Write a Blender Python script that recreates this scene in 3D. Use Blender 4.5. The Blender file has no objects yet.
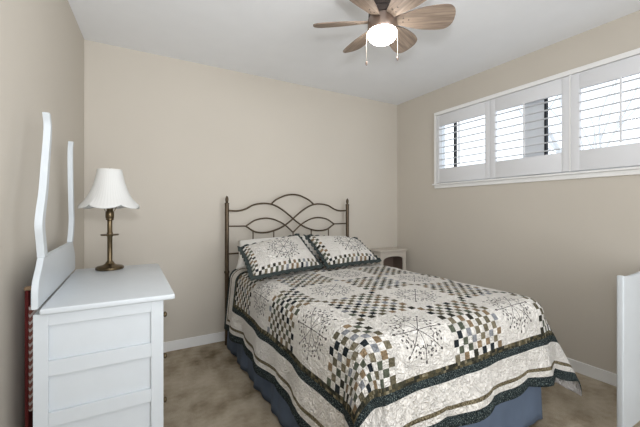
import bpy, bmesh, math, random
from mathutils import Vector, Matrix
from mathutils import noise as mn
random.seed(7)
PI = math.pi
S = bpy.context.scene
COL = S.collection

# ------------------------------------------------------------------ camera, world, lights, exposure
cam_d = bpy.data.cameras.new('camera'); cam = bpy.data.objects.new('camera', cam_d); COL.objects.link(cam)
cam.location = (0, 0, 1.249); cam.rotation_euler = (PI/2, 0, -0.52120)
cam_d.sensor_width = 36; cam_d.lens = 18.648; cam_d.shift_y = -0.0056
cam_d.clip_start = 0.02
S.camera = cam
S.view_settings.view_transform = 'Standard'; S.view_settings.look = 'None'
S.view_settings.gamma = 1; S.view_settings.use_curve_mapping = False
S.view_settings.exposure = -0.15
W = bpy.data.worlds.new('overcast_sky'); S.world = W; W.use_nodes = True
W.node_tree.nodes['Background'].inputs[0].default_value = (0.93, 0.965, 1.0, 1)
W.node_tree.nodes['Background'].inputs[1].default_value = 2.2

def area(name, loc, rot, sx, sy, power, color, spread=180):
    l = bpy.data.lights.new(name, 'AREA'); l.shape = 'RECTANGLE'; l.size = sx; l.size_y = sy
    l.energy = power; l.color = color; l.spread = math.radians(spread)
    o = bpy.data.objects.new(name, l); COL.objects.link(o); o.location = loc; o.rotation_euler = rot
    return o
# fill light added in a made-up opening of the wall behind the camera
area('rear_fill_light', (1.2, -1.42, 1.25), (math.radians(90), 0, 0.15), 2.0, 1.9, 24, (0.97, 0.985, 1.0), 120)
# unseen flash added as fill, turned up to bounce off the ceiling
area('flash_fill', (0.02, -0.08, 1.50), (math.radians(142), 0, -0.45), 0.14, 0.12, 33, (0.96, 0.98, 1.0))

# ------------------------------------------------------------------ materials
class X:
    """small expression wrapper over shader math nodes"""
    def __init__(s, nt, sock): s.nt = nt; s.s = sock
    def op(s, name, *a, clamp=False):
        n = s.nt.nodes.new('ShaderNodeMath'); n.operation = name; n.use_clamp = clamp
        for i, v in enumerate((s,)+a):
            if isinstance(v, X): s.nt.links.new(v.s, n.inputs[i])
            else: n.inputs[i].default_value = v
        return X(s.nt, n.outputs[0])
    def __add__(s, o): return s.op('ADD', o)
    def __sub__(s, o): return s.op('SUBTRACT', o)
    def __mul__(s, o): return s.op('MULTIPLY', o)
    def __truediv__(s, o): return s.op('DIVIDE', o)
    def __neg__(s): return s.op('MULTIPLY', -1.0)
    def __lt__(s, o): return s.op('LESS_THAN', o)
    def __gt__(s, o): return s.op('GREATER_THAN', o)
    def floor(s): return s.op('FLOOR')
    def fract(s): return s.op('FRACT')
    def abs(s): return s.op('ABSOLUTE')
    def max(s, o): return s.op('MAXIMUM', o)
    def min(s, o): return s.op('MINIMUM', o)
    def odd(s): return (s*0.5).fract() > 0.25

class NT:
    def __init__(s, name, rough=0.5, spec=0.3, metal=0.0):
        s.m = bpy.data.materials.new(name); s.m.use_nodes = True
        s.t = s.m.node_tree; s.b = s.t.nodes['Principled BSDF']
        s.b.inputs['Roughness'].default_value = rough
        s.b.inputs['Specular IOR Level'].default_value = spec
        s.b.inputs['Metallic'].default_value = metal
    def n(s, kind, **kw):
        n = s.t.nodes.new(kind)
        for k, v in kw.items(): setattr(n, k, v)
        return n
    def link(s, a, b): s.t.links.new(a.s if isinstance(a, X) else a, b)
    def uv(s):
        tc = s.n('ShaderNodeTexCoord'); sp = s.n('ShaderNodeSeparateXYZ'); s.link(tc.outputs['UV'], sp.inputs[0])
        s.uvsock = tc.outputs['UV']
        return X(s.t, sp.outputs[0]), X(s.t, sp.outputs[1])
    def objco(s): return s.n('ShaderNodeTexCoord').outputs['Object']
    def noise(s, co, scale, detail=3, rough=0.5):
        n = s.n('ShaderNodeTexNoise'); n.inputs['Scale'].default_value = scale
        n.inputs['Detail'].default_value = detail; n.inputs['Roughness'].default_value = rough
        s.link(co, n.inputs['Vector']); return X(s.t, n.outputs[0])
    def white(s, a, b):
        c = s.n('ShaderNodeCombineXYZ'); s.link(a, c.inputs[0]); s.link(b, c.inputs[1])
        w = s.n('ShaderNodeTexWhiteNoise'); w.noise_dimensions = '3D'; s.link(c.outputs[0], w.inputs[0])
        return X(s.t, w.outputs[0])
    def ramp(s, fac, stops, mode='LINEAR'):
        r = s.n('ShaderNodeValToRGB'); e = r.color_ramp.elements; r.color_ramp.interpolation = mode
        while len(e) < len(stops): e.new(0.5)
        for el, (p, c) in zip(e, stops): el.position = p; el.color = (*c, 1)
        s.link(fac, r.inputs[0]); return r.outputs[0]
    def mix(s, fac, a, b):
        m = s.n('ShaderNodeMix', data_type='RGBA')
        if isinstance(fac, X): s.link(fac, m.inputs[0])
        else: m.inputs[0].default_value = fac
        for v, i in ((a, 6), (b, 7)):
            if isinstance(v, tuple): m.inputs[i].default_value = (*v, 1)
            else: s.link(v, m.inputs[i])
        return m.outputs[2]
    def base(s, c):
        if isinstance(c, tuple): s.b.inputs['Base Color'].default_value = (*c, 1)
        else: s.link(c, s.b.inputs['Base Color'])
    def bump(s, h, strength, dist):
        b = s.n('ShaderNodeBump'); b.inputs['Strength'].default_value = strength; b.inputs['Distance'].default_value = dist
        s.link(h, b.inputs['Height']); s.link(b.outputs[0], s.b.inputs['Normal'])

def srgb(r, g, b):
    f = lambda c: (c/255/12.92) if c <= 10 else ((c/255+0.055)/1.055)**2.4
    return (f(r), f(g), f(b))

def plain(name, c, rough=0.5, spec=0.3, metal=0.0, vary=0.04, scale=6.0, bump=0.0, bscale=60.0):
    t = NT(name, rough, spec, metal); co = t.objco()
    n = t.noise(co, scale, 3)
    lo = tuple(v*(1-vary) for v in c); hi = tuple(min(1, v*(1+vary)) for v in c)
    t.base(t.ramp(n, [(0.3, lo), (0.7, hi)]))
    if bump: t.bump(t.noise(co, bscale, 3), bump, 0.004)
    return t.m

M = {}
M['wall'] = plain('wall_paint_tan', srgb(205, 198, 187), 0.85, 0.15, vary=0.015, scale=1.5, bump=0.15, bscale=120)
M['ceiling'] = plain('ceiling_paint_white', srgb(242, 244, 247), 0.9, 0.1, vary=0.01, bump=0.15, bscale=150)
M['trim'] = plain('trim_paint_white', srgb(242, 242, 241), 0.4, 0.35, vary=0.01)
M['white_furniture'] = plain('white_furniture_paint', srgb(204, 210, 215), 0.35, 0.4, vary=0.012, scale=20)
M['nightstand'] = plain('nightstand_shaded_paint', srgb(200, 192, 181), 0.45, 0.3, vary=0.015)  # off-white toned down to carry the shade of its corner
M['shadow_gap'] = plain('dark_gap', srgb(60, 60, 60), 0.8, 0.1)
M['shutter'] = plain('shutter_paint_white', srgb(226, 227, 230), 0.4, 0.35, vary=0.01)
M['vinyl'] = plain('window_vinyl', srgb(236, 239, 243), 0.4, 0.3, vary=0.01)
M['gasket'] = plain('window_gasket', srgb(40, 42, 46), 0.7, 0.2)
M['brass'] = plain('antique_brass', srgb(104, 90, 68), 0.32, 0.5, 0.9, vary=0.15, scale=30)
M['bronze'] = plain('headboard_bronze', srgb(88, 76, 61), 0.42, 0.5, 0.75, vary=0.18, scale=40)
M['nickel'] = plain('fan_bronze_nickel', srgb(138, 122, 112), 0.35, 0.5, 0.8, vary=0.08, scale=20)
M['dark_metal'] = plain('fan_dark_metal', srgb(70, 62, 58), 0.45, 0.4, 0.7)
M['chain'] = plain('pull_chain_metal', srgb(190, 180, 165), 0.35, 0.5, 0.6)
M['linen'] = plain('white_linen', srgb(226, 224, 220), 0.9, 0.1, vary=0.02, bump=0.3, bscale=25)
M['mattress'] = plain('mattress_ticking', srgb(220, 216, 210), 0.9, 0.1)
M['red'] = plain('burgundy_cloth', srgb(92, 36, 36), 0.8, 0.15, vary=0.2, scale=25)
M['tan_tip'] = plain('tan_edging', srgb(150, 125, 100), 0.7, 0.2)
M['brown'] = plain('nightstand_inside_shade_brown', srgb(120, 104, 94), 0.7, 0.2)  # brown inside, with the shade of the opening put into the colour
M['flange'] = plain('dark_green_flange_cloth', srgb(58, 65, 64), 0.9, 0.1, vary=0.25, scale=60, bump=0.3, bscale=60)
M['bark'] = plain('glare_paled_bark', srgb(222, 224, 228), 0.9, 0.1)  # bark paled to stand in for glare of the bright sky

def m_carpet():
    t = NT('carpet_brown', 0.95, 0.05); co = t.objco()
    big = t.noise(co, 2.2, 4, 0.65); mid = t.noise(co, 9, 4, 0.6); fine = t.noise(co, 220, 2)
    v = big*0.55 + mid*0.33 + fine*0.22
    t.base(t.ramp(v, [(0.40, srgb(118, 105, 86)), (0.54, srgb(174, 161, 141)), (0.68, srgb(200, 189, 171))]))
    t.bump(fine, 0.8, 0.006); return t.m
M['carpet'] = m_carpet()

def m_wood():
    t = NT('weathered_maple_blade', 0.6, 0.25)
    u, v = t.uv()
    c = t.n('ShaderNodeCombineXYZ'); t.link(u*2.5, c.inputs[0]); t.link(v*45.0, c.inputs[1])
    n = t.noise(c.outputs[0], 1.6, 5, 0.6)
    t.base(t.ramp(n, [(0.3, srgb(108, 94, 84)), (0.55, srgb(142, 126, 112)), (0.75, srgb(166, 150, 135))]))
    return t.m
M['blade'] = m_wood()

def m_shade():
    t = NT('lamp_shade_fabric', 0.85, 0.1); t.base(srgb(220, 220, 218))
    u, v = t.uv(); h = (u*150.0).op('SINE'); t.bump(h, 0.12, 0.002)
    t.b.inputs['Transmission Weight'].default_value = 0.0
    t.b.inputs['Subsurface Weight'].default_value = 0.0
    return t.m
M['shade'] = m_shade()

def m_emit():
    t = NT('lit_frosted_bowl', 0.4, 0.4); t.base((0.95, 0.95, 0.93))
    t.b.inputs['Emission Color'].default_value = (1.0, 0.97, 0.93, 1); t.b.inputs['Emission Strength'].default_value = 32.0
    return t.m
M['bowl'] = m_emit()

def m_glass():
    m = bpy.data.materials.new('window_glass'); m.use_nodes = True; nt = m.node_tree; nt.nodes.clear()
    o = nt.nodes.new('ShaderNodeOutputMaterial'); mx = nt.nodes.new('ShaderNodeMixShader')
    tr = nt.nodes.new('ShaderNodeBsdfTransparent'); g = nt.nodes.new('ShaderNodeBsdfGlossy'); g.inputs['Roughness'].default_value = 0.02
    tr.inputs[0].default_value = (0.96, 0.98, 1, 1)
    mx.inputs[0].default_value = 0.05; nt.links.new(tr.outputs[0], mx.inputs[1]); nt.links.new(g.outputs[0], mx.inputs[2])
    nt.links.new(mx.outputs[0], o.inputs[0]); return m
M['glass'] = m_glass()

QW = srgb(240, 236, 230)
TEAL = srgb(42, 51, 54)
PATCH = [(0.0, srgb(44, 50, 54)), (0.12, srgb(112, 106, 88)), (0.34, srgb(150, 153, 158)), (0.45, srgb(148, 128, 102)),
         (0.62, srgb(98, 104, 90)), (0.76, srgb(132, 124, 104)), (0.9, srgb(60, 60, 52))]

def medallion(t, px, py, scale):
    """embroidered snowflake; px, py in metres from its centre; returns a 0..1 mask"""
    px = px/scale; py = py/scale
    r = (px*px + py*py).op('SQRT')
    th = py.op('ARCTAN2', px)
    k = 8.0
    tt = ((th*(k/(2*PI)) + 0.5).fract() - 0.5)*(2*PI/k)      # -pi/8..pi/8 about each spoke
    ax = r*tt.op('COSINE'); ay = (r*tt.op('SINE')).abs()
    mask = (ay < 0.0018)*(ax < 0.128)
    def dot(x, y, sx, sy):
        dx = (ax-x)*(1.0/sx); dy = (ay-y)*(1.0/sy)
        return (dx*dx+dy*dy) < 1.0
    for d in ((0.139, 0.0, 0.009, 0.006), (0.072, 0.012, 0.006, 0.0035), (0.098, 0.015, 0.007, 0.0035),
              (0.116, 0.031, 0.005, 0.006), (0.092, 0.033, 0.005, 0.005)):
        mask = mask.max(dot(*d))
    # curling stems
    cx = (ax-0.094); cy = (ay-0.020); q = ((cx*cx+cy*cy).op('SQRT')-0.020).abs() < 0.0016
    mask = mask.max(q*(ax < 0.104))
    return mask

def quilt_surface(t, height_extra=None):
    v1 = t.n('ShaderNodeTexVoronoi'); v1.inputs['Scale'].default_value = 58; v1.feature = 'DISTANCE_TO_EDGE'
    nz = t.n('ShaderNodeTexNoise'); nz.inputs['Scale'].default_value = 14; t.link(t.uvsock, nz.inputs['Vector'])
    mx = t.n('ShaderNodeMix', data_type='VECTOR'); mx.inputs[0].default_value = 0.06
    t.link(t.uvsock, mx.inputs[4]); t.link(nz.outputs[1], mx.inputs[5]); t.link(mx.outputs[1], v1.inputs['Vector'])
    h = X(t.t, v1.outputs[0]).min(0.35)*1.4
    n2 = t.noise(t.uvsock, 55, 3)
    t.bump(h + n2*0.8, 1.0, 0.020)

def teal_print(t):
    n = t.noise(t.uvsock, 170, 2, 0.6)
    return t.ramp(n, [(0.45, TEAL), (0.54, TEAL), (0.64, srgb(128, 140, 136))])

def m_quilt():
    t = NT('patchwork_quilt', 0.92, 0.08); u, v = t.uv()
    B = 0.362; F = 0.362/11; L = 1.81
    bu = (u/B).floor(); bv = (v/B).floor(); block = (bu+bv).odd()          # odd -> medallion
    cu = (u/F).floor(); cv = (v/F).floor(); cell = (cu+cv).odd()
    rnd = t.white(cu, cv); patch = t.ramp(rnd, PATCH, 'CONSTANT')
    whitev = t.mix(t.white(cu+0.5, cv+0.5), srgb(232, 227, 220), srgb(243, 240, 235))
    inside = (u > 0.0)*(u < L)*(v > 0.0)*(v < L)
    is_patch = inside*(block < 0.5)*(cell < 0.5)
    px = ((u/B).fract()-0.5)*B; py = ((v/B).fract()-0.5)*B
    med = inside*block*medallion(t, px, py, 1.0)
    col = t.mix(inside*(block < 0.5), QW, whitev)
    col = t.mix(is_patch, col, patch)
    col = t.mix(med, col, srgb(92, 88, 86))
    d = (-u).max(u-L).max((-v).max(v-L))
    piece = t.ramp(t.white((u/0.016).floor(), (v/0.016).floor()), [(0, srgb(58, 58, 50)), (0.3, srgb(104, 96, 74)), (0.6, srgb(80, 78, 64)), (0.85, srgb(140, 132, 110))], 'CONSTANT')
    teal = teal_print(t)
    tanp = t.ramp(t.noise(t.uvsock, 120, 2), [(0.42, srgb(92, 84, 64)), (0.6, srgb(150, 140, 116))])
    band = lambda a, b: (d > a)*(d < b)
    col = t.mix(band(0.0, 0.028), col, piece)
    col = t.mix(band(0.028, 0.066), col, teal)
    col = t.mix(band(0.172, 0.190), col, tanp)
    col = t.mix(band(0.217, 1.0), col, teal)
    t.base(col); quilt_surface(t); return t.m
M['quilt'] = m_quilt()

def m_sham():
    t = NT('patchwork_sham', 0.92, 0.08); u, v = t.uv()      # metres from the lower left corner
    F = 0.0245
    cu = (u/F).floor(); cv = (v/F).floor(); cell = (cu+cv).odd()
    patch = t.ramp(t.white(cu, cv+3.0), PATCH, 'CONSTANT')
    edge = (u < 2*F).max(v < 2*F)
    col = t.mix(edge*(cell < 0.5), QW, patch)
    col = t.mix(medallion(t, u-0.335, v-0.215, 1.15), col, srgb(82, 78, 76))
    t.base(col); quilt_surface(t); return t.m
M['sham'] = m_sham()
def m_teal():
    t = NT('dark_green_print', 0.9, 0.1); t.uv(); t.base(teal_print(t)); t.bump(t.noise(t.uvsock, 60, 3), 0.4, 0.01); return t.m
M['teal'] = m_teal()
def m_lining():
    t = NT('quilt_lining', 0.92, 0.08); t.uv(); t.base(srgb(222, 218, 216)); quilt_surface(t); return t.m
M['lining'] = m_lining()
M['skirt'] = plain('slate_blue_bed_skirt', srgb(92, 104, 122), 0.85, 0.15, vary=0.06, scale=8, bump=0.15, bscale=200)
def m_bag():
    t = NT('red_white_chevron', 0.7, 0.2); co = t.objco()
    sp = t.n('ShaderNodeSeparateXYZ'); t.link(co, sp.inputs[0])
    y = X(t.t, sp.outputs[1]); z = X(t.t, sp.outputs[2]); x = X(t.t, sp.outputs[0])
    zig = ((x*26.0).fract()-0.5).abs()*0.05
    s_ = ((z+zig)*34.0).fract() > 0.6
    t.base(t.mix(s_, srgb(120, 74, 68), srgb(178, 170, 168))); return t.m
M['bag'] = m_bag()

# ------------------------------------------------------------------ mesh helpers
def obj(name, bm, mat, parent=None, smooth=True, angle=40):
    me = bpy.data.meshes.new(name); bm.normal_update(); bm.to_mesh(me); bm.free()
    for m in (mat if isinstance(mat, (list, tuple)) else [mat]): me.materials.append(m)
    if smooth:
        me.polygons.foreach_set('use_smooth', [True]*len(me.polygons))
        try: me.set_sharp_from_angle(angle=math.radians(angle))
        except Exception: pass
    o = bpy.data.objects.new(name, me); COL.objects.link(o)
    if parent is not None:
        o.parent = parent
        w = parent_world(parent)
        o.matrix_parent_inverse = w.inverted()
    return o
def parent_world(p):
    m = p.matrix_basis.copy()
    if p.parent: m = parent_world(p.parent) @ p.matrix_parent_inverse @ m
    return m
def tag(o, label=None, cat=None, group=None, kind=None):
    for k, v in (('label', label), ('category', cat), ('group', group), ('kind', kind)):
        if v: o[k] = v
    return o
def thing(name, label, cat, loc, group=None):
    o = bpy.data.objects.new(name, None); COL.objects.link(o); o.location = loc; o.empty_display_size = 0.1
    return tag(o, label, cat, group)
def struct(name, bm, mat, parent=None, smooth=False):
    o = obj(name, bm, mat, parent, smooth)
    if parent is None: o['kind'] = 'structure'
    return o
def BM(): return bmesh.new()
def box(bm, x0, x1, y0, y1, z0, z1, bev=0.0, seg=2, rot=None, about=None):
    r = bmesh.ops.create_cube(bm, size=1); vs = r['verts']
    for v in vs: v.co = Vector(((x0+x1)/2+v.co.x*(x1-x0), (y0+y1)/2+v.co.y*(y1-y0), (z0+z1)/2+v.co.z*(z1-z0)))
    if rot is not None: bmesh.ops.rotate(bm, verts=vs, cent=about or Vector(((x0+x1)/2, (y0+y1)/2, (z0+z1)/2)), matrix=rot)
    if bev:
        es = list({e for v in vs for e in v.link_edges})
        bmesh.ops.bevel(bm, geom=es, offset=bev, segments=seg, affect='EDGES', profile=0.5)
    return bm
def prism(bm, pts, axis, a0, a1, bev=0.0):
    """extrude a closed 2-D outline along an axis: 'x' -> pts are (y,z); 'y' -> (x,z); 'z' -> (x,y)"""
    def P(p, a): return {'x': (a, p[0], p[1]), 'y': (p[0], a, p[1]), 'z': (p[0], p[1], a)}[axis]
    A = [bm.verts.new(P(p, a0)) for p in pts]; B = [bm.verts.new(P(p, a1)) for p in pts]
    n = len(pts); fs = []
    fs.append(bm.faces.new(A)); fs.append(bm.faces.new(B[::-1]))
    for i in range(n): fs.append(bm.faces.new((A[i], B[i], B[(i+1) % n], A[(i+1) % n])))
    bmesh.ops.recalc_face_normals(bm, faces=fs)
    if bev:
        es = list({e for f in fs[:2] for e in f.edges}); bmesh.ops.bevel(bm, geom=es, offset=bev, segments=2, affect='EDGES')
    return bm
def lathe(bm, prof, cx, cy, n=32, mod=None, cap0=True, cap1=True):
    rings = []
    for r, z in prof:
        ring = []
        for i in range(n):
            a = 2*PI*i/n; rr = r*(mod(a, z) if mod else 1)
            ring.append(bm.verts.new((cx+rr*math.cos(a), cy+rr*math.sin(a), z)))
        rings.append(ring)
    for A, B in zip(rings, rings[1:]):
        for i in range(n): bm.faces.new((A[i], A[(i+1) % n], B[(i+1) % n], B[i]))
    if cap0: bm.faces.new(rings[0][::-1])
    if cap1: bm.faces.new(rings[-1])
    bmesh.ops.recalc_face_normals(bm, faces=bm.faces)
    return bm
def catmull(pts, per=8):
    P = [Vector(p) for p in pts]; P = [2*P[0]-P[1]]+P+[2*P[-1]-P[-2]]; out = []
    for i in range(1, len(P)-2):
        for k in range(per):
            t = k/per; a, b, c, d = P[i-1:i+3]
            out.append(0.5*((2*b)+(c-a)*t+(2*a-5*b+4*c-d)*t*t+(3*b-a-3*c+d)*t**3))
    out.append(P[-2]); return out
def tube(bm, pts, r, n=10):
    pts = [Vector(p) for p in pts]; rings = []; up = None
    for i, p in enumerate(pts):
        d = (pts[min(i+1, len(pts)-1)]-pts[max(i-1, 0)]).normalized()
        if up is None: up = d.orthogonal().normalized()
        up = (up-d*up.dot(d)).normalized(); s = d.cross(up)
        rr = r[i] if isinstance(r, (list, tuple)) else r
        rings.append([bm.verts.new(p+rr*(math.cos(2*PI*k/n)*up+math.sin(2*PI*k/n)*s)) for k in range(n)])
    for A, B in zip(rings, rings[1:]):
        for k in range(n): bm.faces.new((A[k], A[(k+1) % n], B[(k+1) % n], B[k]))
    bm.faces.new(rings[0][::-1]); bm.faces.new(rings[-1])
    return bm
def ball(bm, c, r, sx=1, sy=1, sz=1, u=14, v=10):
    q = bmesh.ops.create_uvsphere(bm, u_segments=u, v_segments=v, radius=r)
    for vv in q['verts']: vv.co = Vector((c[0]+vv.co.x*sx, c[1]+vv.co.y*sy, c[2]+vv.co.z*sz))
    return bm
def gridmesh(nu, nv, f, uvf, close=False):
    bm = BM(); uvl = bm.loops.layers.uv.new('UVMap'); g = []; uvs = {}
    for i in range(nu+1):
        row = []
        for j in range(nv+1):
            a, b = i/nu, j/nv; vv = bm.verts.new(f(a, b)); uvs[vv] = uvf(a, b); row.append(vv)
        g.append(row)
    for i in range(nu):
        for j in range(nv):
            fc = bm.faces.new((g[i][j], g[i+1][j], g[i+1][j+1], g[i][j+1]))
            for l in fc.loops: l[uvl].uv = uvs[l.vert]
    return bm
def solidify(o, th, offset=-1, rim=0, matoff=0):
    m = o.modifiers.new('thickness', 'SOLIDIFY'); m.thickness = th; m.offset = offset
    m.material_offset = matoff; m.material_offset_rim = rim; return o

# ------------------------------------------------------------------ room shell
XL, XR, YB, YF, H = -0.355, 2.991, 3.209, -1.5, 2.6
T = 0.12
struct('floor', box(BM(), XL-0.5, XR+T, YF, YB+T, -0.1, 0.0), M['carpet'])
struct('ceiling', box(BM(), XL-0.5, XR+T, YF, YB+T, H, H+0.1), M['ceiling'])
def lx(y): return -0.312-0.062*(YB-y)          # the left wall is not quite square to the back wall
struct('wall_left', prism(BM(), [(lx(YB+T), YB+T), (lx(YF), YF), (lx(YF)-T, YF), (lx(YB+T)-T, YB+T)], 'z', 0, H), M['wall'])
struct('wall_back', box(BM(), -0.312, XR, YB, YB+T, 0, H), M['wall'])
WY0, WY1, WZ0, WZ1 = 0.64, 2.565, 1.545, 2.305       # window opening
b = BM()
box(b, XR, XR+T, YF, WY0, 0, H); box(b, XR, XR+T, WY1, YB+T, 0, H)
box(b, XR, XR+T, WY0, WY1, 0, WZ0); box(b, XR, XR+T, WY0, WY1, WZ1, H)
struct('wall_right', b, M['wall'])
def baseboard(name, x0, x1, y0, y1, side):
    b = BM()
    box(b, x0, x1, y0, y1, 0, 0.088, 0.004)
    struct(name, b, M['trim'])
baseboard('baseboard_back', -0.298, XR, YB-0.014, YB, 'b')
baseboard('baseboard_right', XR-0.014, XR, YF, YB-0.014, 'r')
struct('baseboard_left', prism(BM(), [(lx(YB), YB), (lx(YF), YF), (lx(YF)+0.014, YF), (lx(YB)+0.014, YB)], 'z', 0, 0.088), M['trim'])
b = BM(); box(b, -0.75, 0.15, YF-T, YF, 0, H); box(b, 2.45, XR+T, YF-T, YF, 0, H); box(b, 0.15, 2.45, YF-T, YF, 2.25, H)
struct('wall_front', b, M['wall'])  # unseen wall; its wide opening is added to hold the fill light

# window: outer vinyl slider with glass, casing and sill
wn = BM(); x0, x1 = XR+0.05, XR+0.10
box(wn, x0, x1, WY0, WY1, WZ0, WZ0+0.035, 0.003); box(wn, x0, x1, WY0, WY1, WZ1-0.035, WZ1, 0.003)
box(wn, x0, x1, WY0, WY0+0.04, WZ0+0.035, WZ1-0.035, 0.003); box(wn, x0, x1, WY1-0.012, WY1, WZ0+0.035, WZ1-0.035, 0.003)
win = struct('window_1', wn, M['vinyl'])
sb = BM(); box(sb, x0+0.005, x0+0.035, 1.487, 1.665, WZ0+0.036, WZ1-0.036, 0.003); struct('sash_stile', sb, M['vinyl'], win)
sb = BM(); box(sb, x0-0.002, x0+0.036, 1.474, 1.487, WZ0+0.037, WZ1-0.037)
struct('gasket', sb, M['gasket'], win)
sb = BM(); box(sb, x0-0.002, x0+0.036, 2.376, 2.390, WZ0+0.037, WZ1-0.037)
struct('gasket', sb, M['gasket'], win)
for y0, y1 in ((WY0+0.04, 1.474), (1.665, 2.372), (2.390, WY1-0.012)):
    gb = BM(); box(gb, x0+0.012, x0+0.018, y0, y1, WZ0+0.036, WZ1-0.036); struct('window_pane', gb, M['glass'], win)
cs = BM(); xa = XR-0.024
box(cs, xa, XR, WY0-0.05, WY1+0.03, WZ1-0.005, WZ1+0.033, 0.003)
box(cs, xa, XR, WY1, WY1+0.03, WZ0-0.005, WZ1-0.005, 0.003); box(cs, xa, XR, WY0-0.05, WY0, WZ0-0.005, WZ1-0.005, 0.003)
struct('trim_1', cs, M['trim'])
sl = BM()
box(sl, XR-0.040, XR, WY0-0.06, WY1+0.045, WZ0-0.020, WZ0-0.005, 0.003)
box(sl, XR-0.018, XR, WY0-0.05, WY1+0.03, WZ0-0.056, WZ0-0.020, 0.003)
struct('trim_2', sl, M['trim'])

# ------------------------------------------------------------------ plantation shutters
def shutter(y_hi, y_lo, open_hi, open_lo, label, louv):
    """panel from y_hi (far) to y_lo (near)"""
    xm = XR-0.006
    t = thing('window_shutter', label, 'shutter', (xm, (y_hi+y_lo)/2, WZ0), 'plantation shutters in the high window')
    zo0, zo1 = 1.703, 2.172; xf0, xf1 = XR-0.022, XR+0.010; zb, zt = WZ0+0.004, WZ1-0.010
    for nm, a, c, d, e in (('stile', open_hi, y_hi, zb, zt), ('stile', y_lo, open_lo, zb, zt),
                           ('rail', open_lo, open_hi, zb, zo0), ('rail', open_lo, open_hi, zo1, zt)):
        bb = BM(); box(bb, xf0, xf1, a, c, d, e, 0.003); obj(nm, bb, M['shutter'], t)
    n = louv; step = (zo1-zo0)/n
    for i in range(n):
        z = zo0+step*(i+0.5); bb = BM(); prof = []
        for k in range(12):
            a = 2*PI*k/12; prof.append((xm+0.031*math.cos(a), z+0.0054*math.sin(a)))
        prism(bb, prof, 'y', open_lo+0.002, open_hi-0.002)
        bmesh.ops.rotate(bb, verts=bb.verts, cent=Vector((xm, 0, z)), matrix=Matrix.Rotation(math.radians(-9), 3, 'Y'))
        obj('louver', bb, M['shutter'], t)
    ym = (open_hi+open_lo)/2
    bb = BM(); box(bb, xm-0.044, xm-0.034, ym-0.006, ym+0.006, zo0+0.012, zo1-0.004, 0.002); obj('tilt_rod', bb, M['shutter'], t)
    return t
shutter(2.562, 1.930, 2.523, 1.979, 'narrowest white louvered shutter panel, at the far end beside the back corner', 7)
shutter(1.927, 1.272, 1.878, 1.326, 'middle white louvered shutter panel with a grey window post behind its slats', 7)
shutter(1.262, 0.643, 1.205, 0.700, 'white louvered shutter panel nearest the camera, cut by the right photo edge', 7)
pb = BM(); box(pb, XR-0.026, XR+0.004, 1.263, 1.271, WZ0+0.002, WZ1-0.006); struct('trim_3', pb, M['trim'])

# bare tree outside
tr = BM(); rs = random.Random(3)
def branch(p, d, r, n, depth):
    pts = [p]
    for _ in range(n):
        d = (d+Vector((rs.uniform(-.2, .2), rs.uniform(-.25, .25), rs.uniform(-.1, .2)))).normalized(); pts.append(pts[-1]+d*0.35)
    tube(tr, pts, [r*(1-0.6*i/n) for i in range(n+1)], 6)
    if depth:
        for q in pts[1:]:
            branch(q, (d+Vector((rs.uniform(-.5, .5), rs.uniform(-1, 1), rs.uniform(0, .8)))).normalized(), r*0.5, 4, depth-1)
branch(Vector((7.5, 2.1, -0.2)), Vector((0, 0.05, 1)), 0.06, 12, 2)
tag(obj('bare_tree', tr, M['bark']), 'bare branching tree standing outside the window', 'tree')
gd = BM(); box(gd, XR+T, 14, -6, 10, -0.3, -0.2); struct('ground', gd, plain('outside_ground', srgb(150, 150, 140), 0.9, 0.1))

# ------------------------------------------------------------------ bed
BX = 1.46
bed = thing('bed', 'full-size bed with a bronze scrolled metal headboard against the back wall', 'bed', (BX, 2.05, 0))
b = BM(); box(b, 0.80, 2.12, 1.12, 3.03, 0.47, 0.695, 0.05, 4); obj('mattress', b, M['mattress'], bed)
b = BM(); box(b, 0.80, 2.12, 1.12, 3.03, 0.22, 0.468, 0.02, 3); obj('box_spring', b, M['mattress'], bed)
for x in (0.86, 2.06):
    for y in (1.25, 2.85):
        b = BM(); lathe(b, [(0.022, 0.0), (0.022, 0.02), (0.018, 0.03), (0.018, 0.225)], x, y, 14); obj('leg', b, M['bronze'], bed)
HY = 3.10
hb = None
b = BM()
for s in (-1, 1):
    up = catmull([(BX+s*x, HY, z) for x, z in [(0.665, 1.243), (0.575, 1.240), (0.50, 1.258), (0.425, 1.296), (0.34, 1.312), (0.27, 1.311), (0.20, 1.294), (0.12, 1.251), (0.04, 1.192), (-0.04, 1.128), (-0.12, 1.078), (-0.21, 1.043), (-0.304, 1.026), (-0.407, 1.038), (-0.498, 1.094)]], 6)
    tube(b, up, 0.0085)
    tube(b, catmull([(BX+s*x, HY, z) for x, z in [(0.498, 1.094), (0.408, 1.148), (0.311, 1.167), (0.234, 1.160), (0.168, 1.138), (0.091, 1.096), (0.0, 1.018)]], 6), 0.0075)
    tube(b, [(BX+s*0.498, HY, 1.095), (BX+s*0.665, HY, 1.097)], 0.0065)
    for x, z in ((0.426, 1.041), (0.212, 1.043)): tube(b, [(BX+s*x, HY, z), (BX+s*x, HY, 0.84)], 0.006)
tube(b, [(BX, HY, 1.02), (BX, HY, 0.84)], 0.006)
tube(b, catmull([(BX+x, HY, z) for x, z in [(-0.243, 1.307), (-0.19, 1.350), (-0.14, 1.375), (-0.075, 1.399), (0, 1.408), (0.075, 1.399), (0.14, 1.375), (0.19, 1.350), (0.243, 1.307)]], 6), 0.0085)
tube(b, [(BX-0.665, HY, 0.84), (BX+0.665, HY, 0.84)], 0.008)
hb = obj('headboard', b, M['bronze'], bed, angle=60)
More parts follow.
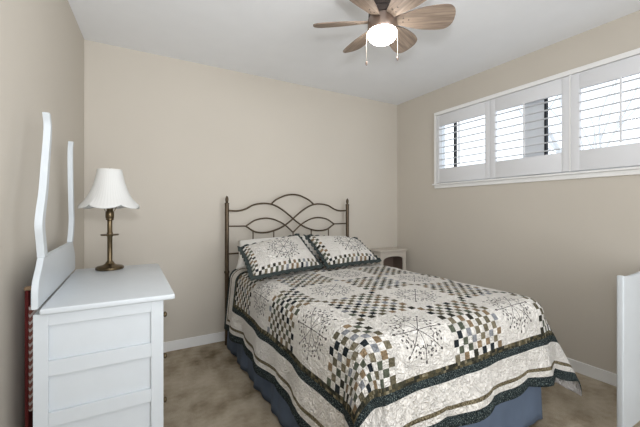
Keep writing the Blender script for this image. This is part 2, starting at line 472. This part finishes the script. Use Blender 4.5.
for s in (-1, 1):
    px = BX+s*0.677
    b = BM(); lathe(b, [(0.019, 0.0), (0.019, 1.30), (0.0215, 1.302), (0.0215, 1.312), (0.010, 1.318)], px, HY, 18)
    lathe(b, [(0.02, 0.66), (0.024, 0.665), (0.024, 0.68), (0.02, 0.685)], px, HY, 18)
    p = obj('headboard_post', b, M['bronze'], hb)
    b = BM()
    lathe(b, [(0.008, 1.316), (0.012, 1.324), (0.015, 1.338), (0.0155, 1.352), (0.012, 1.366), (0.006, 1.376), (0.002, 1.380)], px, HY, 18)
    obj('finial', b, M['bronze'], hb)
for s in (-1, 1):
    b = BM(); box(b, BX+s*0.655-0.015, BX+s*0.655+0.015, 1.16, 3.10, 0.24, 0.27, 0.002); obj('side_rail', b, M['bronze'], bed)

# bed skirt ---------------------------------------------------------------
path = [(0.790, 3.02), (0.790, 1.070), (2.100, 1.055), (2.135, 1.09), (2.135, 3.02)]
seg = [(Vector(path[i]), Vector(path[i+1])) for i in range(4)]
lens = [(q-p).length for p, q in seg]; tot = sum(lens)
def skirt(a, bq):
    s = a*tot; i = 0
    while i < 3 and s > lens[i]: s -= lens[i]; i += 1
    p, q = seg[i]; d = (q-p).normalized(); n = Vector((d.y, -d.x)); c = p+d*s
    drop = 1-bq
    edge = min(1, s/0.15, (lens[i]-s)/0.15)
    w = 0.010*math.sin(s*17+i)+0.008*math.sin(s*41+2*i)
    off = w*drop*edge + 0.018*drop
    if i == 0: off = off*1.0 + 0.01*drop
    low = 0.012 + (0.022*math.sin(s*8.3+1.0)**2 if i == 1 else 0.010*math.sin(s*9)**2)
    z = low+(0.455-low)*bq
    c2 = c+n*off
    return (c2.x, c2.y, z)
sk = gridmesh(260, 10, skirt, lambda a, b_: (a*tot, b_*0.45))
o = obj('bed_skirt', sk, M['skirt'], angle=180); solidify(o, 0.003, 0)
tag(o, 'slate blue gathered bed skirt hanging to the carpet below the quilt', 'bed skirt')

# quilt ---------------------------------------------------------------------
X0, Y0, L = 0.572, 0.888, 1.81
EX0, EX1, EY0 = 0.865, 2.055, 1.115; R = 0.092; ZT = 0.722; OUT = 0.266
def roll(s):
    if s < R*PI/2: return R*math.sin(s/R), R*(1-math.cos(s/R)), 0.0
    return R, R, s-R*PI/2
def quilt_pt(fu, fv):
    """flat quilt metres -> draped point"""
    U = -OUT+fu*(L+2*OUT); V = -OUT+fv*(L+2*OUT)
    x = X0+U; y = Y0+V
    # scalloped hem: extra cloth beyond the inner border
    def scal(s): return 0.030*(abs(math.sin(PI*s/0.33)))**0.8-0.012
    dl, dr, df = -U-0.08, U-L-0.08, -V-0.08
    ex, fy = 0.0, 0.0
    if dl > 0: ex -= scal(V+0.06)*dl/0.2
    if dr > 0: ex += scal(V+0.06)*dr/0.2
    if df > 0: fy -= scal(U+0.02)*df/0.2
    xx, yy = x+ex, y+fy
    a = max(0.0, EX0-xx, xx-EX1); sx = -1 if xx < (EX0+EX1)/2 else 1
    bq = max(0.0, EY0-yy)
    crown = 0.018*math.sin(PI*min(1, max(0, (xx-EX0)/(EX1-EX0))))*min(1, max(0, (yy-EY0)/0.35))
    lump = 0.006*mn.noise(Vector((x*5, y*5, 0)))+0.003*mn.noise(Vector((x*14, y*14, 3)))
    zt = ZT+crown
    if a == 0 and bq == 0: return (xx, yy, zt+lump)
    bx = min(max(xx, EX0), EX1); by = max(yy, EY0)
    rho = math.hypot(a, bq); phi = math.atan2(bq, a)
    s2 = math.sin(2*phi)
    if a > 0 and bq > 0: rho *= 1-0.17*s2*s2
    o_, d_, s_ = roll(rho)
    if a > 0 and bq > 0:
        e = 0.10+0.20*max(0, s2)**1.6+0.14*max(0, s2)**10
        dirx, diry = sx*math.cos(phi), -math.sin(phi)
    else:
        e = 0.10
        if bq == 0: dirx, diry = sx, 0
        else: dirx, diry = 0, -1
        # soft folds on the hanging part
    along = y if bq == 0 else x
    fold = (0.016*math.sin(along*9.5+0.7)+0.008*math.sin(along*21+2))*min(1, s_/0.3)**1.3
    if a > 0 and bq > 0: fold *= max(0, 1-s2*1.4)
    if bq == 0 and y > 2.75: fold *= 0.4
    out = o_+s_*e+fold; dz = d_+s_*math.sqrt(1-e*e)
    z = max(0.018, zt-dz)
    return (bx+dirx*out, by+diry*out, z+lump*(1 if s_ == 0 else 0.5))
NQ = 210
qm = gridmesh(NQ, NQ, quilt_pt, lambda a, b_: (-OUT+a*(L+2*OUT), -OUT+b_*(L+2*OUT)))
o = obj('quilt', qm, [M['quilt'], M['lining']], angle=180); solidify(o, 0.007, 1, 0, 1)
tag(o, 'cream patchwork quilt with snowflake medallions and dark green scalloped borders on the bed', 'quilt')

# pillows and shams -----------------------------------------------------------
def pillow_bm(TL, TR, BL, BR, th, n=28, pw=2.6, mf=0.6, seam=0.004, sz=None):
    TL, TR, BL, BR = map(Vector, (TL, TR, BL, BR))
    nrm = ((BR-BL).cross(TL-BL)).normalized()
    if nrm.z < 0: nrm = -nrm
    W_ = ((BR-BL).length+(TR-TL).length)/2; H_ = ((TL-BL).length+(TR-BR).length)/2
    def at(u, v): return BL*(1-u)*(1-v)+BR*u*(1-v)+TL*(1-u)*v+TR*u*v
    def prof(u, v):
        return max(0, (1-abs(2*u-1)**pw))**0.55*max(0, (1-abs(2*v-1)**pw))**0.55
    bm = BM(); uvl = bm.loops.layers.uv.new('UVMap')
    for side in (1, -1):
        g = []
        for i in range(n+1):
            row = []
            for j in range(n+1):
                u, v = i/n, j/n
                # pull sides in slightly between the corners
                uu = u+(0.5-u)*0.05*math.sin(PI*v); vv = v+(0.5-v)*0.06*math.sin(PI*u)
                p = at(uu, vv)
                w = prof(u, v)*(1+0.06*mn.noise(Vector((u*4, v*4, side))))
                k = (mf if side > 0 else mf-1)*th*w + seam*side*0.5
                row.append(bm.verts.new(p+nrm*k))
            g.append(row)
        for i in range(n):
            for j in range(n):
                q = (g[i][j], g[i+1][j], g[i+1][j+1], g[i][j+1]); co = ((i, j), (i+1, j), (i+1, j+1), (i, j+1))
                if side < 0: q = q[::-1]; co = co[::-1]
                f = bm.faces.new(q)
                for l, (a, c) in zip(f.loops, co): l[uvl].uv = (a/n*W_, c/n*H_)
    bmesh.ops.remove_doubles(bm, verts=bm.verts, dist=0.0045)
    bmesh.ops.recalc_face_normals(bm, faces=bm.faces)
    return bm, at, nrm, W_, H_
def pillow(TL, TR, BL, BR, th, label):
    bm, *_ = pillow_bm(TL, TR, BL, BR, th)
    return tag(obj('pillow', bm, M['linen'], angle=180), label, 'pillow')
def sham(TL, TR, BL, BR, th, label):
    bm, at, nrm, W_, H_ = pillow_bm(TL, TR, BL, BR, th, 34)
    c = at(0.5, 0.0)
    t = thing('pillow_sham', label, 'pillow', c, 'patchwork pillow shams')
    obj('cover', bm, M['sham'], t, angle=180)
    # scalloped flange
    per = []; n = 40
    def inset(u, v): return u+(0.5-u)*0.05*math.sin(PI*v), v+(0.5-v)*0.06*math.sin(PI*u)
    for k in range(n): per.append((k/n, 0, 0, -1))
    for k in range(n): per.append((1, k/n, 1, 0))
    for k in range(n): per.append((1-k/n, 1, 0, 1))
    for k in range(n): per.append((0, 1-k/n, -1, 0))
    N = len(per); ex = (BR_ - BL_).normalized() if False else (Vector(BR)-Vector(BL)).normalized(); ey = (Vector(TL)-Vector(BL)).normalized()
    bm = BM(); uvl = bm.loops.layers.uv.new('UVMap'); rows = []
    for i, (u, v, dx, dy) in enumerate(per):
        pu, pv = inset(u, v); p = at(pu, pv)
        fr = (i % n)/n; w = min(fr, 1-fr)*n/3
        d = ex*dx+ey*dy
        nb = per[(i-1) % N] if fr < 0.5 else per[(i+1) % N]
        if w < 1:
            other = ex*nb[2]+ey*nb[3]
            d = (d*(0.5+0.5*w)+other*(0.5-0.5*w)); d = d*1.0
            if w == 0:
                pr = per[(i-1) % N]; d = (ex*dx+ey*dy)+(ex*pr[2]+ey*pr[3])
        wd = 0.025+0.006*abs(math.sin(i*PI/5)); row = []
        for q in range(4):
            f = q/3
            row.append(bm.verts.new(p-d*0.006+d*(wd+0.006)*f+nrm*(0.008*f*math.sin(i*1.26)+0.002-0.010*f*(dy < 0))))
        rows.append(row)
    for i in range(N):
        A, B = rows[i], rows[(i+1) % N]
        for q in range(3):
            f = bm.faces.new((A[q], A[q+1], B[q+1], B[q]))
            for l, (s_, r_) in zip(f.loops, ((i, q), (i, q+1), (i+1, q+1), (i+1, q))): l[uvl].uv = (s_*0.015, r_*0.015)
    bmesh.ops.recalc_face_normals(bm, faces=bm.faces)
    fl = obj('flange', bm, M['flange'], t, angle=180); solidify(fl, 0.006, 0)
    fl['label'] = 'dark green scalloped flange'
    return t
pillow((0.87, 3.02, 0.965), (1.42, 3.03, 0.985), (0.755, 2.70, 0.765), (1.42, 2.84, 0.775), 0.10, 'plain white pillow under the left sham, its edge showing at the left bedpost')
pillow((1.47, 3.03, 0.985), (2.07, 3.02, 0.96), (1.47, 2.80, 0.775), (2.07, 2.80, 0.775), 0.10, 'plain white pillow mostly hidden under the right sham')
sham((0.765, 2.60, 0.945), (1.36, 2.78, 1.010), (0.735, 2.215, 0.785), (1.385, 2.40, 0.785), 0.13, 'left patchwork sham, turned toward the camera, nearest the bare left bedpost')
sham((1.42, 2.72, 1.005), (1.945, 2.66, 0.955), (1.425, 2.345, 0.785), (2.0, 2.40, 0.785), 0.13, 'right patchwork sham, on the nightstand side of the bed')

# ------------------------------------------------------------------ nightstand
NX0, NX1, NY0, NY1, NZ = 2.505, 2.905, 2.965, 3.19, 0.778
ns = thing('nightstand', 'small off-white nightstand with an arched front opening in the back right corner', 'nightstand', ((NX0+NX1)/2, (NY0+NY1)/2, 0))
b = BM(); box(b, NX0-0.012, NX1+0.012, NY0-0.014, NY1, NZ-0.022, NZ, 0.006, 3); obj('top', b, M['nightstand'], ns)
b = BM(); box(b, NX0-0.002, NX1+0.002, NY0-0.004, NY1, NZ-0.034, NZ-0.0225, 0.004); obj('moulding', b, M['nightstand'], ns)
for x in (NX0, NX1-0.02):
    b = BM(); box(b, x, x+0.02, NY0+0.020, NY1-0.01, 0.0, NZ-0.0345, 0.002); obj('side_panel', b, M['nightstand'], ns)
b = BM(); box(b, NX0+0.02, NX1-0.02, NY1-0.022, NY1-0.01, 0.06, NZ-0.035); obj('back_panel', b, M['brown'], ns)
b = BM(); box(b, NX1-0.0225, NX1-0.0205, NY0+0.021, NY1-0.0225, 0.36, NZ-0.036); obj('inner_lining', b, M['brown'], ns)
b = BM(); box(b, NX0+0.0205, NX0+0.0225, NY0+0.021, NY1-0.0225, 0.36, NZ-0.036)
obj('inner_lining', b, M['brown'], ns)
b = BM(); pts = [(NX0, 0.30), (NX0, NZ-0.0345), (NX1, NZ-0.0345), (NX1, 0.30), (NX1-0.045, 0.30), (NX1-0.045, 0.65)]
cxn = (NX0+NX1)/2; rw = (NX1-NX0)/2-0.045
for k in range(13):
    a = PI*k/12; pts.append((cxn+rw*math.cos(a), 0.655+0.045*math.sin(a)**0.8))
pts += [(NX0+0.045, 0.30)]
prism(b, pts, 'y', NY0, NY0+0.019, 0.001); obj('front_frame', b, M['nightstand'], ns)
b = BM(); box(b, NX0+0.021, NX1-0.021, NY0+0.02, NY1-0.023, 0.34, 0.358); obj('shelf', b, M['brown'], ns)
b = BM(); box(b, NX0+0.001, NX1-0.001, NY0, NY0+0.018, 0.05, 0.295, 0.003); dr = obj('drawer', b, M['nightstand'], ns)
b = BM(); ball(b, (cxn, NY0-0.012, 0.17), 0.014); obj('knob', b, M['brass'], dr)

# ------------------------------------------------------------------ dresser
DX0, DX1, DY0, DY1, DZ = -0.306, 0.125, 1.558, 2.462, 0.890
ds = thing('dresser', 'white painted dresser with curved bare mirror posts along the left wall', 'dresser', ((DX0+DX1)/2, (DY0+DY1)/2, 0))
wf = M['white_furniture']
b = BM(); box(b, -0.2825, 0.168, 1.537, 2.480, DZ-0.022, DZ, 0.005, 3); obj('top', b, wf, ds)
# carcass: frame-and-panel ends
def end_panel(yo, s):
    b = BM(); yi = yo+s*0.022
    def bx(x0, x1, z0, z1, a=yo, c=yi): box(b, x0, x1, min(a, c), max(a, c), z0, z1, 0.0015)
    bx(DX0+0.002, -0.260, 0.0, DZ-0.0225); bx(0.078, DX1, 0.0, DZ-0.0225)
    rails = [(0.821, DZ-0.0225), (0.633, 0.690), (0.445, 0.499), (0.257, 0.311), (0.06, 0.12)]
    for z0, z1 in rails: bx(-0.260, 0.078, z0, z1)
    bx(-0.262, 0.080, 0.08, 0.84, yo+s*0.013, yi)
    return b
obj('end_panel', end_panel(DY0, 1), wf, ds, smooth=False); obj('end_panel', end_panel(DY1, -1), wf, ds, smooth=False)
b = BM(); box(b, DX0+0.002, DX0+0.010, DY0+0.0225, DY1-0.0225, 0.05, DZ-0.0225); obj('back_panel', b, wf, ds)
b = BM(); box(b, DX0+0.0105, DX1-0.024, DY0+0.0225, DY1-0.0225, 0.06, DZ-0.0225); obj('carcass', b, wf, ds)
ymid = (DY0+DY1)/2
for z0, z1 in ((0.68, 0.845), (0.475, 0.665), (0.27, 0.46), (0.08, 0.255)):
    for y0, y1 in ((DY0+0.03, ymid-0.006), (ymid+0.006, DY1-0.03)):
        b = BM(); box(b, DX1-0.0235, DX1-0.002, y0, y1, z0, z1, 0.003); d_ = obj('drawer', b, wf, ds)
        for f in (0.27, 0.73):
            yk = y0+(y1-y0)*f; zk = (z0+z1)/2
            b = BM(); tube(b, [(DX1-0.003, yk, zk), (DX1+0.012, yk, zk)], 0.006, 10); ball(b, (DX1+0.018, yk, zk), 0.013, 0.7); obj('knob', b, M['brass'], d_)
# backboard with swelling ends and two curved mirror posts
PX0, PX1 = -0.306, -0.283
b = BM()
near_c = catmull([(1.541, 0.8905, 0), (1.541, 0.955, 0), (1.560, 0.995, 0), (1.605, 1.035, 0), (1.632, 1.066, 0)], 6)
far_c = [(2*2.009-p.x, p.y) for p in near_c]
pts = [(p.x, p.y) for p in near_c]+far_c[::-1]
prism(b, pts, 'x', PX0, PX1-0.003, 0.002); obj('backboard', b, wf, ds, smooth=True, angle=30)
def post(prof):
    lo = catmull([(y0, z, 0) for y0, y1, z in prof], 8); hi = catmull([(y1, z, 0) for y0, y1, z in prof], 8)
    b = BM(); A = []
    rings = []
    for p, q in zip(lo, hi):
        rings.append([b.verts.new((PX0, p.x, p.y)), b.verts.new((PX1, p.x, p.y)), b.verts.new((PX1, q.x, q.y)), b.verts.new((PX0, q.x, q.y))])
    for r0, r1 in zip(rings, rings[1:]):
        for k in range(4): b.faces.new((r0[k], r0[(k+1) % 4], r1[(k+1) % 4], r1[k]))
    b.faces.new(rings[0][::-1]); b.faces.new(rings[-1]); bmesh.ops.recalc_face_normals(b, faces=b.faces)
    return b
nearp = [(1.632, 1.690, 1.0665), (1.616, 1.668, 1.117), (1.590, 1.640, 1.19), (1.612, 1.660, 1.25), (1.655, 1.698, 1.326), (1.697, 1.735, 1.448), (1.733, 1.766, 1.55), (1.740, 1.768, 1.60), (1.716, 1.745, 1.644)]
farp = [(2.328, 2.386, 1.0665), (2.360, 2.412, 1.117), (2.388, 2.436, 1.19), (2.380, 2.425, 1.25), (2.366, 2.410, 1.326), (2.350, 2.388, 1.448), (2.345, 2.378, 1.55), (2.350, 2.380, 1.60), (2.372, 2.402, 1.644)]
obj('mirror_post', post(nearp), wf, ds, angle=30); obj('mirror_post', post(farp), wf, ds, angle=30)

# flat red item in the gap behind the dresser
fi = thing('folded_bag', 'burgundy and white patterned flat bag wedged between dresser and left wall', 'bag', (-0.35, 1.85, 0))
b = BM(); box(b, -0.364, -0.352, 1.735, 1.98, 0.0, 0.925, 0.004); obj('back_sleeve', b, M['red'], fi)
b = BM(); box(b, -0.3515, -0.322, 1.730, 1.96, 0.44, 0.865, 0.005); obj('patterned_pocket', b, M['bag'], fi)
b = BM(); box(b, -0.366, -0.342, 1.733, 1.760, 0.9255, 0.940, 0.004); obj('handle_tip', b, M['tan_tip'], fi)

# ------------------------------------------------------------------ table lamp
LX, LY = -0.104, 2.375
lp = thing('table_lamp', 'antique brass table lamp with a white bell shade on the dresser', 'lamp', (LX, LY, DZ))
b = BM(); lathe(b, [(0.070, 0.8905), (0.074, 0.894), (0.074, 0.905), (0.066, 0.911), (0.040, 0.916), (0.026, 0.924), (0.020, 0.936)], LX, LY, 36); obj('base', b, M['brass'], lp)
b = BM(); lathe(b, [(0.018, 0.936), (0.0135, 0.945), (0.0135, 1.087), (0.0165, 1.091), (0.0165, 1.110), (0.0135, 1.114), (0.0135, 1.185), (0.021, 1.190), (0.021, 1.197)], LX, LY, 24); obj('column', b, M['brass'], lp)
b = BM(); lathe(b, [(0.017, 1.0925), (0.047, 1.095), (0.049, 1.099), (0.047, 1.1025), (0.017, 1.104)], LX, LY, 30, None, True, True); obj('ring_tray', b, M['brass'], lp)
b = BM(); lathe(b, [(0.019, 1.1975), (0.023, 1.203), (0.023, 1.235), (0.017, 1.245), (0.017, 1.262)], LX, LY, 24); obj('socket', b, M['brass'], lp)
b = BM(); lathe(b, [(0.012, 1.2625), (0.016, 1.285), (0.029, 1.325), (0.027, 1.350), (0.012, 1.368)], LX, LY, 20); obj('bulb', b, M['linen'], lp)
b = BM(); tube(b, catmull([(LX-0.022, LY, 1.24), (LX-0.05, LY, 1.31), (LX-0.048, LY, 1.40), (LX, LY, 1.474), (LX+0.048, LY, 1.40), (LX+0.05, LY, 1.31), (LX+0.022, LY, 1.24)], 6), 0.002, 6); obj('harp', b, M['brass'], lp)
def shade_pt(a, t):
    th = 2*PI*a
    r = 0.063+0.095*(0.42*t+0.58*t**2.6)
    sc = abs(math.sin(3*th+0.4))
    r *= 1+0.03*t*(sc-0.5)
    z = 1.492-0.235*t+(0.022*(1-sc**0.7)*max(0, t-0.7)/0.3)
    return (LX+r*math.cos(th), LY+r*math.sin(th), z)
sm_ = gridmesh(96, 20, shade_pt, lambda a, b_: (a*2.2, b_*0.25)); bmesh.ops.remove_doubles(sm_, verts=sm_.verts, dist=0.0002)
o = obj('shade', sm_, M['shade'], lp, angle=180); solidify(o, 0.003, 0)
b = BM()
for z, r, w in ((1.491, 0.0635, 0.003),):
    tube(b, [(LX+r*math.cos(2*PI*k/40), LY+r*math.sin(2*PI*k/40), z) for k in range(41)], w, 8)
obj('shade_trim', b, M['linen'], lp)
b = BM()
for k in range(3):
    a = 2*PI*k/3+0.3; tube(b, [(LX, LY, 1.476), (LX+0.062*math.cos(a), LY+0.062*math.sin(a), 1.488)], 0.0018, 6)
obj('shade_spider', b, M['brass'], lp)
b = BM(); lathe(b, [(0.004, 1.477), (0.004, 1.485), (0.009, 1.489), (0.007, 1.497), (0.002, 1.503)], LX, LY, 14); obj('finial', b, M['brass'], lp)

# ------------------------------------------------------------------ ceiling fan
FX, FY, FZ = 1.240, 1.452, 2.305
fan = thing('ceiling_fan', 'small six-blade ceiling fan with weathered wood blades and a lit frosted bowl', 'ceiling fan', (FX, FY, H))
b = BM(); lathe(b, [(0.065, 2.599), (0.065, 2.575), (0.045, 2.545), (0.018, 2.535)], FX, FY, 32); obj('canopy', b, M['dark_metal'], fan)
b = BM(); lathe(b, [(0.05, 2.534), (0.05, 2.42), (0.062, 2.41), (0.062, 2.386)], FX, FY, 32); obj('downrod_cover', b, M['dark_metal'], fan)
b = BM(); lathe(b, [(0.062, 2.385), (0.074, 2.375), (0.078, 2.36), (0.078, 2.338)], FX, FY, 36); obj('motor_plate', b, M['dark_metal'], fan)
b = BM(); lathe(b, [(0.074, 2.337), (0.082, 2.325), (0.082, 2.265), (0.077, 2.258)], FX, FY, 40); hs = obj('housing', b, M['nickel'], fan)
b = BM()
prof = [(0.077, 2.2575), (0.081, 2.252), (0.082, 2.243)]
for k in range(1, 9):
    a = PI/2*k/8; prof.append((max(0.004, 0.082*math.cos(a)), 2.243-0.054*math.sin(a)))
lathe(b, prof, FX, FY, 40); obj('light_bowl', b, M['bowl'], fan)
OUTL = [(0.079, 0.028), (0.12, 0.040), (0.17, 0.056), (0.23, 0.070), (0.30, 0.077), (0.35, 0.074), (0.372, 0.062), (0.388, 0.040), (0.394, 0.013)]
outl = catmull([(r, w, 0) for r, w in OUTL], 4)
bl0 = None
for k in range(6):
    ang = math.radians(23+60*k); bm = BM(); uvl = bm.loops.layers.uv.new('UVMap')
    pts = [(p.x, p.y) for p in outl]+[(p.x, -p.y) for p in outl[::-1]]
    A = [bm.verts.new((x, y, 0.003)) for x, y in pts]; B = [bm.verts.new((x, y, -0.003)) for x, y in pts]
    bm.faces.new(A[::-1]); bm.faces.new(B)
    for i in range(len(pts)): bm.faces.new((A[i], A[(i+1) % len(pts)], B[(i+1) % len(pts)], B[i]))
    for f in bm.faces:
        for l in f.loops: l[uvl].uv = (l.vert.co.x+k*0.7, l.vert.co.y+k*0.31)
    mat = Matrix.Translation((FX, FY, FZ+0.012)) @ Matrix.Rotation(ang, 4, 'Z') @ Matrix.Rotation(math.radians(-21), 4, 'X')
    bmesh.ops.transform(bm, matrix=mat, verts=bm.verts); bmesh.ops.recalc_face_normals(bm, faces=bm.faces)
    bl = obj('blade', bm, M['blade'], fan, angle=30)
    for q in ((0.115, 0.012), (0.115, -0.012), (0.145, 0.0)):
        bm = BM(); ball(bm, (q[0], q[1], -0.0035), 0.004, 1, 1, 0.5, 8, 6)
        bmesh.ops.transform(bm, matrix=mat, verts=bm.verts); obj('screw', bm, M['dark_metal'], bl)
for dx, dy, ln in ((-0.066, 0.054, 0.165), (0.078, -0.036, 0.14)):
    b = BM(); tube(b, [(FX+dx*1.0, FY+dy*1.0, 2.262), (FX+dx*1.04, FY+dy*1.04, 2.19), (FX+dx*1.04, FY+dy*1.04, 2.262-ln)], 0.0011, 6)
    pc = obj('pull_chain', b, M['chain'], fan)
    b = BM(); lathe(b, [(0.002, 2.262-ln), (0.005, 2.258-ln), (0.006, 2.246-ln), (0.003, 2.238-ln)], FX+dx*1.04, FY+dy*1.04, 10); obj('pull_fob', b, M['nickel'], pc)

# ------------------------------------------------------------------ white panel at the right edge
wp = thing('white_headboard', 'white wooden panel with a wavy top rising at the right edge of the photo', 'headboard', (2.62, 0.75, 0))
b = BM(); box(b, 2.268, 2.296, 0.722, 0.752, 0.0, 0.897, 0.006, 3); obj('post', b, wf, wp)
b = BM(); top = [(2.2965, 0.894), (2.33, 0.889), (2.374, 0.886), (2.42, 0.8865), (2.48, 0.889), (2.54, 0.893), (2.59, 0.896), (2.63, 0.897)]
pts = [(2.2965, 0.05)]+top+[(2*2.63-x, z) for x, z in top[::-1][1:]]+[(2*2.63-2.2965, 0.05)]
prism(b, pts, 'y', 0.728, 0.746, 0.003); obj('panel', b, wf, wp, angle=30)
b = BM(); box(b, 2*2.63-2.296, 2*2.63-2.268, 0.722, 0.752, 0.0, 0.897, 0.006, 3); obj('post', b, wf, wp)
